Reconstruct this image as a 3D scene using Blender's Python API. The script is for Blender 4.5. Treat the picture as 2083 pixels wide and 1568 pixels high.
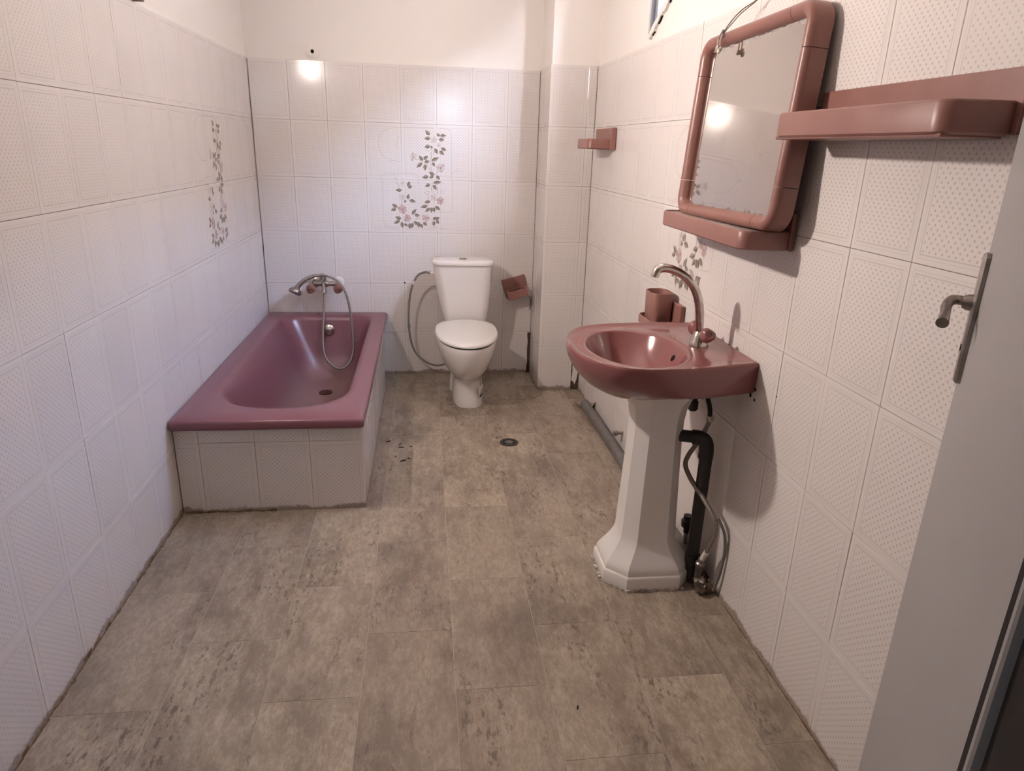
import bpy, bmesh, math, random
from mathutils import Vector, Matrix
random.seed(7)
for o in list(bpy.data.objects): bpy.data.objects.remove(o)
scene = bpy.context.scene
C = scene.collection
PI = math.pi

# ------------------------------------------------------------------ camera
cam_d = bpy.data.cameras.new('camera')
cam_d.sensor_fit = 'HORIZONTAL'; cam_d.sensor_width = 36.0
cam_d.lens = 1400.86 / 2083 * 36.0
cam_d.clip_start = 0.02
cam = bpy.data.objects.new('camera', cam_d); C.objects.link(cam)
_r = Vector((0.992394, -0.119611, 0.029108)); _u = Vector((0.011712, 0.327126, 0.944908)); _f = Vector((0.122544, 0.937380, -0.326038))
_m = Matrix((( _r.x, _u.x, -_f.x, 0.93083), (_r.y, _u.y, -_f.y, -4.15990), (_r.z, _u.z, -_f.z, 1.35600), (0, 0, 0, 1)))
cam.matrix_world = _m
scene.camera = cam
# ------------------------------------------------------------------ world, view
SKY = 24.0
world = bpy.data.worlds.new('world'); scene.world = world; world.use_nodes = True
_bg = world.node_tree.nodes['Background']
_sky = world.node_tree.nodes.new('ShaderNodeTexSky'); _sky.sky_type = 'NISHITA'; _sky.sun_disc = False
_sky.sun_elevation = math.radians(40); _sky.sun_rotation = math.radians(200); _sky.dust_density = 3.0
world.node_tree.links.new(_sky.outputs[0], _bg.inputs[0]); _bg.inputs[1].default_value = SKY
scene.view_settings.view_transform = 'Standard'
scene.view_settings.look = 'None'
scene.view_settings.exposure = 0.74
scene.view_settings.gamma = 1.0
scene.view_settings.use_curve_mapping = False
LAMP_POWER = 700.0          # emission of the wall lamp's glass
LAMP_COLOR = (1.0, 0.89, 0.81)
HALL_POWER = 15.0           # emission of the day-lit hall window panes
HALL_COLOR = (0.82, 0.88, 1.0)

# ------------------------------------------------------------------ measures (metres)
W, SL = 1.8621, -0.01554              # right wall: x = W + SL*(y+2.5)
P, TH, ZB = 0.1997, 0.3, 0.2679       # tile pitch, tile height, top of the lowest tile row
YL, YR, XB = -2.3056, -2.5190, 0.2037 # joint lines on left, right and back wall
TOP = ZB + 5 * TH                     # top of the tiling
DC, XC1 = 0.3427, 1.5818              # corner column
YN = -3.83                            # inner face of the door wall
HC = 2.55                             # ceiling
def RW(y): return W + SL * (y + 2.5)

# ------------------------------------------------------------------ materials
def new_mat(name):
    m = bpy.data.materials.new(name); m.use_nodes = True
    nt = m.node_tree; b = nt.nodes['Principled BSDF']
    return m, nt, b
class N:
    """tiny node helper"""
    def __init__(s, nt): s.nt = nt
    def n(s, t, **kw):
        nd = s.nt.nodes.new(t)
        for k, v in kw.items(): setattr(nd, k, v)
        return nd
    def link(s, a, b): s.nt.links.new(a, b)
    def val(s, inp, v):
        if hasattr(v, 'links') or isinstance(v, bpy.types.NodeSocket): s.link(v, inp)
        else: inp.default_value = v
    def math(s, op, a, b=0.0, c=0.0):
        nd = s.n('ShaderNodeMath', operation=op)
        s.val(nd.inputs[0], a); s.val(nd.inputs[1], b)
        if len(nd.inputs) > 2: s.val(nd.inputs[2], c)
        return nd.outputs[0]
    def step(s, x, lo, hi):
        nd = s.n('ShaderNodeMapRange', interpolation_type='SMOOTHSTEP')
        s.val(nd.inputs[0], x); s.val(nd.inputs[1], lo); s.val(nd.inputs[2], hi)
        return nd.outputs[0]
    def mix(s, f, a, b):
        nd = s.n('ShaderNodeMix', data_type='RGBA')
        s.val(nd.inputs[0], f); s.val(nd.inputs[6], a); s.val(nd.inputs[7], b)
        return nd.outputs[2]
    def noise(s, vec, scale, detail=3, rough=0.55, out=0):
        nd = s.n('ShaderNodeTexNoise'); s.val(nd.inputs['Scale'], scale); nd.inputs['Detail'].default_value = detail
        nd.inputs['Roughness'].default_value = rough
        if vec is not None: s.link(vec, nd.inputs['Vector'])
        return nd.outputs[out]
    def bump(s, h, strength, dist, bsdf):
        nd = s.n('ShaderNodeBump'); nd.inputs['Strength'].default_value = strength; nd.inputs['Distance'].default_value = dist
        s.link(h, nd.inputs['Height']); s.link(nd.outputs[0], bsdf.inputs['Normal'])
def rgb(*c): return (c[0], c[1], c[2], 1)
def simple(name, col, rough=0.5, metal=0.0, spec=0.5, coat=0.0, var=0.0, vscale=12.0, bump=0.0, bscale=80.0):
    m, nt, b = new_mat(name); k = N(nt)
    b.inputs['Base Color'].default_value = rgb(*col)
    b.inputs['Roughness'].default_value = rough; b.inputs['Metallic'].default_value = metal
    b.inputs['Specular IOR Level'].default_value = spec
    b.inputs['Coat Weight'].default_value = coat; b.inputs['Coat Roughness'].default_value = 0.05
    if var or bump:
        tc = k.n('ShaderNodeNewGeometry').outputs['Position']
        if var:
            f = k.noise(tc, vscale, 4)
            k.link(k.mix(k.step(f, 0.3, 0.7), rgb(*[c * (1 - var) for c in col]), rgb(*[min(1, c * (1 + var)) for c in col])), b.inputs['Base Color'])
            k.link(k.math('ADD', k.math('MULTIPLY', f, 0.18), rough - 0.09), b.inputs['Roughness'])
        if bump: k.bump(k.noise(tc, bscale, 3), bump, 0.002, b)
    return m

def make_tile_mat(name, print_dots=True):
    m, nt, b = new_mat(name); k = N(nt)
    tc = k.n('ShaderNodeTexCoord').outputs['Object']
    sx = k.n('ShaderNodeSeparateXYZ'); k.link(tc, sx.inputs[0]); X, Z = sx.outputs[0], sx.outputs[2]
    pos = k.n('ShaderNodeNewGeometry').outputs['Position']
    s = 0.0168
    def grid(off):
        u = k.math('SUBTRACT', k.math('FRACT', k.math('ADD', k.math('DIVIDE', X, s), off)), 0.5)
        v = k.math('SUBTRACT', k.math('FRACT', k.math('ADD', k.math('DIVIDE', Z, s), off)), 0.5)
        return k.math('SQRT', k.math('ADD', k.math('MULTIPLY', u, u), k.math('MULTIPLY', v, v)))
    d = k.math('MINIMUM', grid(0.0), grid(0.5))
    dot = k.math('SUBTRACT', 1.0, k.step(d, 0.10, 0.18))
    e = k.math('MINIMUM', k.math('MINIMUM', X, k.math('SUBTRACT', P, X)), k.math('MINIMUM', Z, k.math('SUBTRACT', TH, Z)))
    inner = k.step(e, 0.021, 0.024)
    dot = k.math('MULTIPLY', dot, inner)
    l1 = k.math('SUBTRACT', 1.0, k.step(k.math('ABSOLUTE', k.math('SUBTRACT', e, 0.0185)), 0.0008, 0.0017))
    l2 = k.math('SUBTRACT', 1.0, k.step(k.math('ABSOLUTE', k.math('SUBTRACT', e, 0.0115)), 0.0005, 0.0013))
    line = k.math('MAXIMUM', l1, k.math('MULTIPLY', l2, 0.55))
    rnd = k.n('ShaderNodeObjectInfo').outputs['Random']
    base = k.mix(rnd, rgb(0.735, 0.675, 0.645), rgb(0.76, 0.70, 0.67))
    c = k.mix(k.math('MULTIPLY', dot, 0.85), base, rgb(0.44, 0.38, 0.35))
    c = k.mix(k.math('MULTIPLY', line, 0.5), c, rgb(0.47, 0.415, 0.385))
    # brown grime with a ragged upper edge just above the floor
    z = k.n('ShaderNodeSeparateXYZ'); k.link(pos, z.inputs[0])
    nz = k.noise(pos, 9.0, 5, 0.7)
    gr = k.math('SUBTRACT', k.math('MULTIPLY', nz, 0.085), k.math('ADD', z.outputs[2], 0.022))
    gr = k.step(gr, -0.003, 0.008)
    c = k.mix(k.math('MULTIPLY', gr, 0.75), c, rgb(0.20, 0.125, 0.075))
    sm = k.step(k.noise(pos, 2.3, 4), 0.48, 0.78)
    c = k.mix(k.math('MULTIPLY', sm, 0.16), c, rgb(0.50, 0.42, 0.38))
    k.link(c, b.inputs['Base Color'])
    k.link(k.math('ADD', k.math('MULTIPLY', dot, 0.25), k.math('ADD', k.math('MULTIPLY', gr, 0.4), 0.13)), b.inputs['Roughness'])
    b.inputs['Specular IOR Level'].default_value = 0.5
    k.bump(k.noise(pos, 6.0, 2), 0.12, 0.004, b)
    return m
def make_wall_mat(name, top):
    """white paint above the tiling, patchy grout below it"""
    m, nt, b = new_mat(name); k = N(nt)
    pos = k.n('ShaderNodeNewGeometry').outputs['Position']
    z = k.n('ShaderNodeSeparateXYZ'); k.link(pos, z.inputs[0])
    f = k.step(k.math('ADD', z.outputs[2], k.math('MULTIPLY', k.noise(pos, 30, 3), 0.004)), top, top + 0.001)
    g = k.mix(k.step(k.noise(pos, 4.5, 4, 0.6), 0.50, 0.66), rgb(0.58, 0.52, 0.48), rgb(0.20, 0.155, 0.13))
    paint = k.mix(k.noise(pos, 3, 4), rgb(0.80, 0.74, 0.69), rgb(0.86, 0.80, 0.755))
    k.link(k.mix(f, g, paint), b.inputs['Base Color'])
    b.inputs['Roughness'].default_value = 0.7
    b.inputs['Specular IOR Level'].default_value = 0.25
    k.bump(k.noise(pos, 25, 4), 0.15, 0.003, b)
    return m
def make_vinyl_mat():
    m, nt, b = new_mat('vinyl_stone_print'); k = N(nt)
    pos = k.n('ShaderNodeNewGeometry').outputs['Position']
    rnd = k.n('ShaderNodeObjectInfo').outputs['Random']
    off = k.n('ShaderNodeVectorMath', operation='MULTIPLY_ADD')
    comb = k.n('ShaderNodeCombineXYZ'); k.link(rnd, comb.inputs[0]); k.link(k.math('MULTIPLY', rnd, 7.3), comb.inputs[1]); k.link(k.math('MULTIPLY', rnd, 3.1), comb.inputs[2])
    k.link(comb.outputs[0], off.inputs[0]); off.inputs[1].default_value = (9, 9, 9); k.link(pos, off.inputs[2])
    mp = k.n('ShaderNodeMapping'); mp.inputs['Scale'].default_value = (1.0, 0.38, 1.0); k.link(off.outputs[0], mp.inputs[0])
    v = mp.outputs[0]
    big = k.step(k.noise(v, 5, 5, 0.62), 0.36, 0.64)
    mid = k.step(k.noise(v, 22, 7, 0.78), 0.42, 0.60)
    fine = k.noise(v, 95, 6, 0.8)
    zone = k.step(k.noise(v, 6.5, 3), 0.47, 0.62)
    pits = k.math('MULTIPLY', k.step(k.noise(v, 60, 5, 0.75), 0.535, 0.60), zone)
    c = k.mix(big, rgb(0.235, 0.182, 0.138), rgb(0.425, 0.348, 0.268))
    c = k.mix(k.math('MULTIPLY', mid, 0.55), c, rgb(0.53, 0.44, 0.345))
    c = k.mix(k.math('MULTIPLY', k.step(fine, 0.42, 0.58), 0.42), c, rgb(0.20, 0.16, 0.132))
    c = k.mix(k.math('MULTIPLY', pits, 0.75), c, rgb(0.105, 0.078, 0.062))
    c = k.mix(k.math('MULTIPLY', k.step(rnd, 0.0, 1.0), 0.30), c, rgb(0.25, 0.19, 0.155))
    # trodden-in dirt in soft patches
    dirt = k.step(k.noise(pos, 2.6, 5, 0.6), 0.50, 0.68)
    k.link(k.mix(k.math('MULTIPLY', dirt, 0.38), c, rgb(0.115, 0.088, 0.072)), b.inputs['Base Color'])
    # worn dark traffic dirt around the floor drain and the back of the room
    b.inputs['Specular IOR Level'].default_value = 0.3
    k.link(k.math('ADD', k.math('MULTIPLY', fine, 0.25), 0.42), b.inputs['Roughness'])
    k.bump(k.math('SUBTRACT', k.math('MULTIPLY', fine, 0.5), pits), 0.5, 0.0015, b)
    return m
def emit(name, col, strength):
    m, nt, b = new_mat(name)
    b.inputs['Base Color'].default_value = rgb(0.8, 0.8, 0.8)
    b.inputs['Emission Color'].default_value = rgb(*col); b.inputs['Emission Strength'].default_value = strength
    return m
def make_mirror_mat():
    m, nt, b = new_mat('old_mirror_silvering'); k = N(nt)
    tc = k.n('ShaderNodeTexCoord').outputs['Object']
    sx = k.n('ShaderNodeSeparateXYZ'); k.link(tc, sx.inputs[0])
    h = 0.2275
    n1 = k.noise(tc, 22, 5, 0.75)
    eb = k.math('ADD', sx.outputs[2], h)           # height above the lower edge
    et = k.math('SUBTRACT', h, sx.outputs[2])
    low = k.step(k.math('SUBTRACT', k.math('MULTIPLY', k.step(n1, 0.38, 0.8), 0.020), eb), 0.0, 0.002)
    up = k.step(k.math('SUBTRACT', k.math('MULTIPLY', k.step(n1, 0.34, 0.8), 0.030), et), 0.0, 0.002)
    sp = k.math('MULTIPLY', k.step(k.noise(tc, 55, 2), 0.735, 0.755), k.math('MULTIPLY', k.step(sx.outputs[0], 0.02, 0.16), k.math('SUBTRACT', 1.0, k.step(eb, 0.08, 0.30))))
    bad = k.math('MAXIMUM', k.math('MAXIMUM', low, sp), up)
    c = k.mix(bad, rgb(0.70, 0.655, 0.62), rgb(0.17, 0.135, 0.12))
    c = k.mix(k.math('MULTIPLY', up, 0.75), c, rgb(0.46, 0.42, 0.40))
    k.link(c, b.inputs['Base Color'])
    k.link(k.math('SUBTRACT', 1.0, bad), b.inputs['Metallic'])
    k.link(k.math('ADD', k.math('MULTIPLY', bad, 0.5), k.math('MULTIPLY', k.noise(tc, 5, 3), 0.06)), b.inputs['Roughness'])
    return m
def make_tub_mat():
    m, nt, b = new_mat('mauve_bath_enamel'); k = N(nt)
    pos = k.n('ShaderNodeNewGeometry').outputs['Position']
    z = k.n('ShaderNodeSeparateXYZ'); k.link(pos, z.inputs[0])
    # chalky lime film on the bottom
    lime = k.math('SUBTRACT', 1.0, k.step(z.outputs[2], 0.052, 0.20))
    k.link(k.mix(k.math('MULTIPLY', lime, 0.6), rgb(0.188, 0.070, 0.088), rgb(0.275, 0.178, 0.165)), b.inputs['Base Color'])
    k.link(k.math('ADD', k.math('MULTIPLY', lime, 0.25), 0.28), b.inputs['Roughness'])
    return m
M = dict(
    tile=make_tile_mat('dotted_ceramic_tile'), wall=make_wall_mat('paint_and_grout', TOP - 0.004),
    apron=make_wall_mat('apron_mortar', 5.0), vinyl=make_vinyl_mat(),
    joint=simple('vinyl_joint', (0.41, 0.345, 0.285), 0.6),
    paint=simple('white_wall_paint', (0.83, 0.77, 0.72), 0.7, spec=0.25, var=0.04, bump=0.15, bscale=25),
    ceiling=simple('ceiling_paint', (0.82, 0.78, 0.74), 0.8, spec=0.2, var=0.03),
    hall=simple('hall_paint', (0.55, 0.52, 0.50), 0.8, spec=0.2, var=0.05),
    hallfloor=simple('hall_floor', (0.22, 0.19, 0.17), 0.6, var=0.15),
    tub=make_tub_mat(),
    sink=simple('rose_sink_glaze', (0.232, 0.083, 0.080), 0.14, spec=0.5, coat=0.2),
    pink=simple('dusty_rose_plastic', (0.262, 0.118, 0.096), 0.36, spec=0.45, var=0.06, vscale=14),
    pinkdust=simple('dusty_shelf_floor', (0.40, 0.33, 0.30), 0.6, var=0.15, vscale=30),
    white=simple('white_vitreous_china', (0.80, 0.755, 0.725), 0.09, spec=0.5, coat=0.4),
    seat=simple('white_plastic_seat', (0.80, 0.765, 0.73), 0.22, spec=0.5),
    chrome=simple('worn_chrome', (0.62, 0.57, 0.53), 0.22, metal=1.0, var=0.14, vscale=70),
    dullchrome=simple('dull_grey_chrome', (0.33, 0.29, 0.27), 0.32, metal=0.85, var=0.15, vscale=60),
    steel=simple('braided_steel', (0.30, 0.265, 0.24), 0.4, metal=0.7, var=0.15, vscale=200),
    greyhose=simple('grey_hose', (0.20, 0.175, 0.16), 0.45),
    black=simple('black_plastic_pipe', (0.022, 0.018, 0.016), 0.4),
    greypvc=simple('grey_pvc_pipe', (0.145, 0.13, 0.12), 0.45, var=0.2, vscale=20),
    dark=simple('dark_void', (0.012, 0.009, 0.008), 0.9, spec=0.1),
    mortar=simple('brown_mortar', (0.085, 0.058, 0.042), 0.95, spec=0.1, var=0.4, vscale=60, bump=0.8, bscale=70),
    grime=simple('brown_grime', (0.175, 0.115, 0.07), 0.95, spec=0.1, var=0.35, vscale=60),
    crumb=simple('pale_mortar', (0.50, 0.44, 0.39), 0.95, spec=0.1, var=0.3, vscale=60, bump=0.8, bscale=90),
    skyblock=simple('sky_block_grey', (0.30, 0.28, 0.26), 0.9, var=0.1),  # for the added wall outside the small window
    door=simple('grey_door_paint', (0.33, 0.31, 0.305), 0.5, spec=0.3, var=0.04, vscale=8, bump=0.2, bscale=60),
    frame=simple('shaded_door_frame', (0.05, 0.042, 0.04), 0.5, spec=0.3),  # the jamb's shadow is put into this near-black colour
    sash=simple('grey_window_paint', (0.24, 0.25, 0.28), 0.5),
    glassdark=simple('window_pane_glass', (0.05, 0.06, 0.09), 0.06, spec=0.6),
    mirror=make_mirror_mat(),
    lampglass=emit('lit_lamp_glass', LAMP_COLOR, LAMP_POWER),
    daypane=emit('daylit_pane', HALL_COLOR, HALL_POWER),
    lampbase=simple('brown_lamp_base', (0.10, 0.05, 0.035), 0.5),
    label=simple('white_sticker', (0.72, 0.68, 0.64), 0.5), ink=simple('black_ink', (0.03, 0.025, 0.025), 0.6),
    wire=simple('old_wire', (0.16, 0.12, 0.10), 0.5), wireclear=simple('pale_wire', (0.52, 0.40, 0.35), 0.4),
    plaster=simple('cracked_plaster', (0.74, 0.70, 0.66), 0.9, spec=0.1, var=0.15, vscale=50, bump=0.7, bscale=60),
    leaf=simple('print_leaf', (0.33, 0.275, 0.225), 0.25), leafdark=simple('print_leaf_dark', (0.205, 0.160, 0.125), 0.25),
    stem=simple('print_stem', (0.24, 0.19, 0.16), 0.25), line=simple('print_line', (0.44, 0.38, 0.34), 0.25),
    petal0=simple('print_petal_cream', (0.62, 0.54, 0.49), 0.2), petal1=simple('print_petal_grey', (0.54, 0.435, 0.405), 0.2),
    petal2=simple('print_petal_rose', (0.50, 0.335, 0.31), 0.2), pistil=simple('print_pistil', (0.28, 0.16, 0.14), 0.25),
    drain=simple('black_drain_grate', (0.03, 0.026, 0.024), 0.4), rust=simple('rusty_drain', (0.075, 0.022, 0.018), 0.6),
)

# ------------------------------------------------------------------ mesh helpers
def link(o, parent=None):
    C.objects.link(o)
    if parent is not None: o.parent = parent
    return o
class MB:
    """collects shapes and links them as one mesh object"""
    def __init__(s): s.v, s.f, s.m = [], [], []
    def add(s, vs, fs, mi=0):
        b = len(s.v); s.v += [tuple(v) for v in vs]
        s.f += [tuple(i + b for i in f) for f in fs]; s.m += [mi] * len(fs)
        return s
    def box(s, x0, x1, y0, y1, z0, z1, mi=0):
        vs = [(x, y, z) for z in (z0, z1) for y in (y0, y1) for x in (x0, x1)]
        return s.add(vs, [(0, 2, 3, 1), (4, 5, 7, 6), (0, 1, 5, 4), (2, 6, 7, 3), (0, 4, 6, 2), (1, 3, 7, 5)], mi)
    def bevbox(s, x0, x1, y0, y1, z0, z1, r, mi=0, seg=2):
        bm = bmesh.new(); bmesh.ops.create_cube(bm, size=1)
        for v in bm.verts: v.co = Vector((x0 + (v.co.x + .5) * (x1 - x0), y0 + (v.co.y + .5) * (y1 - y0), z0 + (v.co.z + .5) * (z1 - z0)))
        bmesh.ops.bevel(bm, geom=list(bm.edges), offset=r, segments=seg, affect='EDGES', profile=0.5)
        bm.verts.index_update(); s.add([v.co[:] for v in bm.verts], [[v.index for v in f.verts] for f in bm.faces], mi); bm.free(); return s
    def loft(s, rings, cap0=True, cap1=True, mi=0, closed=True):
        n = len(rings[0]); b = len(s.v)
        for r in rings: s.v += [tuple(p) for p in r]
        for i in range(len(rings) - 1):
            for j in range(n if closed else n - 1):
                j2 = (j + 1) % n
                s.f.append((b + i * n + j, b + i * n + j2, b + (i + 1) * n + j2, b + (i + 1) * n + j)); s.m.append(mi)
        if cap0: s.f.append(tuple(b + j for j in range(n))[::-1]); s.m.append(mi)
        if cap1: s.f.append(tuple(b + (len(rings) - 1) * n + j for j in range(n))); s.m.append(mi)
        return s
    def tube(s, pts, r, n=12, mi=0, smooth=6, flat=None):
        pts = [Vector(p) for p in pts]
        rs = list(r) if isinstance(r, (list, tuple)) else [r] * len(pts)
        if smooth and len(pts) > 2:
            q, qr = [], []
            for i in range(len(pts) - 1):
                p0 = pts[max(i - 1, 0)]; p1 = pts[i]; p2 = pts[i + 1]; p3 = pts[min(i + 2, len(pts) - 1)]
                for k in range(smooth):
                    t = k / smooth
                    q.append(0.5 * ((2 * p1) + (-p0 + p2) * t + (2 * p0 - 5 * p1 + 4 * p2 - p3) * t * t + (-p0 + 3 * p1 - 3 * p2 + p3) * t ** 3))
                    qr.append(rs[i] + (rs[i + 1] - rs[i]) * t)
            q.append(pts[-1]); qr.append(rs[-1]); pts, rs = q, qr
        t0 = (pts[1] - pts[0]).normalized()
        a = Vector((0, 0, 1)) if abs(t0.z) < 0.9 else Vector((0, 1, 0))
        nrm = (a - t0 * a.dot(t0)).normalized(); rings = []
        for i, p in enumerate(pts):
            t = (pts[min(i + 1, len(pts) - 1)] - pts[max(i - 1, 0)]).normalized()
            nrm = (nrm - t * nrm.dot(t)).normalized(); bn = t.cross(nrm)
            fl = flat or 1.0
            rings.append([p + nrm * math.cos(2 * PI * k / n) * rs[i] * fl + bn * math.sin(2 * PI * k / n) * rs[i] for k in range(n)])
        return s.loft(rings, mi=mi)
    def lathe(s, prof, origin=(0, 0, 0), axis=(0, 0, 1), n=24, mi=0, lobes=0, lobe=0.0):
        ax = Vector(axis).normalized(); a = Vector((1, 0, 0)) if abs(ax.x) < 0.9 else Vector((0, 1, 0))
        e1 = (a - ax * a.dot(ax)).normalized(); e2 = ax.cross(e1); o = Vector(origin); rings = []
        for r, h in prof:
            ring = []
            for k in range(n):
                th = 2 * PI * k / n; rr = max(r, 1e-4) * (1 + lobe * math.cos(lobes * th))
                ring.append(o + ax * h + e1 * math.cos(th) * rr + e2 * math.sin(th) * rr)
            rings.append(ring)
        return s.loft(rings, mi=mi)
    def prism(s, poly, axis, a, b, mi=0):
        """poly: list of 2D points; extruded along axis from a to b"""
        def pt(p, h):
            if axis == 'x': return (h, p[0], p[1])
            if axis == 'y': return (p[0], h, p[1])
            return (p[0], p[1], h)
        return s.loft([[pt(p, a) for p in poly], [pt(p, b) for p in poly]], mi=mi)
    def build(s, name, mats, parent=None, smooth=False, origin=None, angle=40):
        me = bpy.data.meshes.new(name)
        org = Vector(origin) if origin is not None else (Vector(parent.location) if parent is not None and parent.get('_w') else Vector((0, 0, 0)))
        me.from_pydata([tuple(Vector(v) - org) for v in s.v], [], s.f)
        for mt in (mats if isinstance(mats, (list, tuple)) else [mats]): me.materials.append(M[mt] if isinstance(mt, str) else mt)
        me.polygons.foreach_set('material_index', s.m)
        bm = bmesh.new(); bm.from_mesh(me); bmesh.ops.recalc_face_normals(bm, faces=bm.faces); bm.to_mesh(me); bm.free()
        if smooth:
            me.polygons.foreach_set('use_smooth', [True] * len(me.polygons))
            me.set_sharp_from_angle(angle=math.radians(angle))
        me.update()
        o = bpy.data.objects.new(name, me); link(o, parent)
        if parent is None and origin is not None: o.location = origin
        return o
def thing(name, label, cat, loc, group=None, rot=(0, 0, 0), world=True):
    """an Empty at the base of a thing; with world=True its parts are written in room coordinates"""
    o = bpy.data.objects.new(name, None); link(o); o.location = loc; o.rotation_euler = rot; o.empty_display_size = 0.05
    o['label'] = label; o['category'] = cat
    if group: o['group'] = group
    if world: o['_w'] = 1
    return o
def tag(o, label, cat, group=None):
    o['label'] = label; o['category'] = cat
    if group: o['group'] = group
    return o
def struct(o, label=None, cat=None):
    o['kind'] = 'structure'
    if label: o['label'] = label
    if cat: o['category'] = cat
    return o
def rrect(x0, x1, y0, y1, r, n=6):
    """rounded rectangle outline; r = radii at (x1,y1),(x0,y1),(x0,y0),(x1,y0)"""
    if not isinstance(r, (list, tuple)): r = [r] * 4
    out = []
    for (cx, cy, a0), q in zip(((x1, y1, 0), (x0, y1, 90), (x0, y0, 180), (x1, y0, 270)), r):
        sx = -1 if cx == x1 else 1; sy = -1 if cy == y1 else 1
        for k in range(n + 1):
            a = math.radians(a0 + 90 * k / n)
            out.append((cx + sx * q + q * math.cos(a), cy + sy * q + q * math.sin(a)))
    return out

# ------------------------------------------------------------------ tiling
_tile_cache = {}
GAP = 0.0006
def tile_mesh(x0, x1, z0, z1, th=0.006):
    key = (round(x0, 4), round(x1, 4), round(z0, 4), round(z1, 4), th)
    if key in _tile_cache: return _tile_cache[key]
    g, b = GAP, 0.0012
    xa, xb, za, zb = x0 + g, x1 - g, z0 + g, z1 - g
    vs = [(xa, th, za), (xb, th, za), (xb, th, zb), (xa, th, zb), (xa, b * .6, za), (xb, b * .6, za), (xb, b * .6, zb), (xa, b * .6, zb),
          (xa + b, 0, za + b), (xb - b, 0, za + b), (xb - b, 0, zb - b), (xa + b, 0, zb - b)]
    fs = [(0, 1, 2, 3)] + [(i, 4 + i, 4 + (i + 1) % 4, (i + 1) % 4) for i in range(4)] + [(4 + i, 8 + i, 8 + (i + 1) % 4, 4 + (i + 1) % 4) for i in range(4)] + [(8, 11, 10, 9)]
    me = bpy.data.meshes.new('tile'); me.from_pydata(vs, [], fs); me.materials.append(M['tile'])
    bm = bmesh.new(); bm.from_mesh(me); bmesh.ops.recalc_face_normals(bm, faces=bm.faces); bm.to_mesh(me); bm.free()
    _tile_cache[key] = me
    return me
def tile_field(parent, place, u0, u1, ustart, rot, rows, skip=()):
    """place(u) -> world x,y of distance u along the wall; tile joints at ustart + i*P"""
    i = math.floor((u0 - ustart) / P + 1e-6); n = 0
    while ustart + i * P < u1 - 1e-4:
        us = ustart + i * P; a, b = max(u0, us) - us, min(u1, us + P) - us
        if b - a > 0.006:
            for r, (zb, z0, z1) in enumerate(rows):
                if (n, r) in skip: continue
                o = bpy.data.objects.new('tile', tile_mesh(a, b, z0 - zb, z1 - zb)); link(o, parent)
                x, y = place(us); j = random.Random(hash((round(us * 1000), r, round(rot * 100))))
                o.location = (x, y, zb); o.rotation_euler = (j.uniform(-.0025, .0025), 0, rot + j.uniform(-.002, .002))
        i += 1; n += 1
ROWS = [(ZB - TH, 0.0, ZB)] + [(ZB + TH * k, ZB + TH * k, ZB + TH * (k + 1)) for k in range(5)]

# ------------------------------------------------------------------ the room
TT = 0.006
# floor: pale underlay with each vinyl piece laid on it
fl = struct(MB().box(-0.12, 2.05, YN - 0.12, 0.12, -0.1, -0.0012).build('floor', 'joint'))
_vc = {}
def vinyl(x0, x1, y0, y1, grout=0.0011):
    key = (round(x1 - x0, 3), round(y1 - y0, 3))
    if key not in _vc:
        w, h = (x1 - x0) / 2 - grout, (y1 - y0) / 2 - grout
        b = 0.0008
        mb = MB(); mb.loft([[(-w, -h, -0.0011), (w, -h, -0.0011), (w, h, -0.0011), (-w, h, -0.0011)], [(-w, -h, -b * .5), (w, -h, -b * .5), (w, h, -b * .5), (-w, h, -b * .5)],
                            [(-w + b, -h + b, 0), (w - b, -h + b, 0), (w - b, h - b, 0), (-w + b, h - b, 0)]])
        me = bpy.data.meshes.new('vinyl_tile'); me.from_pydata(mb.v, [], mb.f); me.materials.append(M['vinyl']); 
        bm = bmesh.new(); bm.from_mesh(me); bmesh.ops.recalc_face_normals(bm, faces=bm.faces); bm.to_mesh(me); bm.free(); _vc[key] = me
    o = bpy.data.objects.new('vinyl_tile', _vc[key]); link(o, fl); o.location = ((x0 + x1) / 2, (y0 + y1) / 2, 0)
VX = [-0.02] + [0.0105 + 0.2465 * k for k in range(1, 8)] + [1.95]
for k in range(8):
    st = -2.215 if k % 2 == 0 else -2.4593
    ys = sorted([st + 0.4885 * j for j in range(-4, 6)] + [0.02])
    ys = [y for y in ys if YN - 0.1 < y <= 0.02]; ys = [YN - 0.1] + ys
    for a, b in zip(ys[:-1], ys[1:]):
        if b - a > 0.01: vinyl(VX[k], VX[k + 1], a, b)

wl = struct(MB().box(-0.12, -TT, YN - 0.1, 0.12, -0.1, HC).build('wall_left', 'wall'))
tile_field(wl, lambda u: (0, u), YN + 0.01, -0.0008, YL, PI / 2, ROWS)
wb = struct(MB().box(-0.12, XC1 + 0.12, TT, 0.13, -0.1, HC).build('wall_back', 'wall'))
tile_field(wb, lambda u: (u, 0), 0.0008, XC1 - 0.0008, XB, 0, ROWS)
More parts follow.
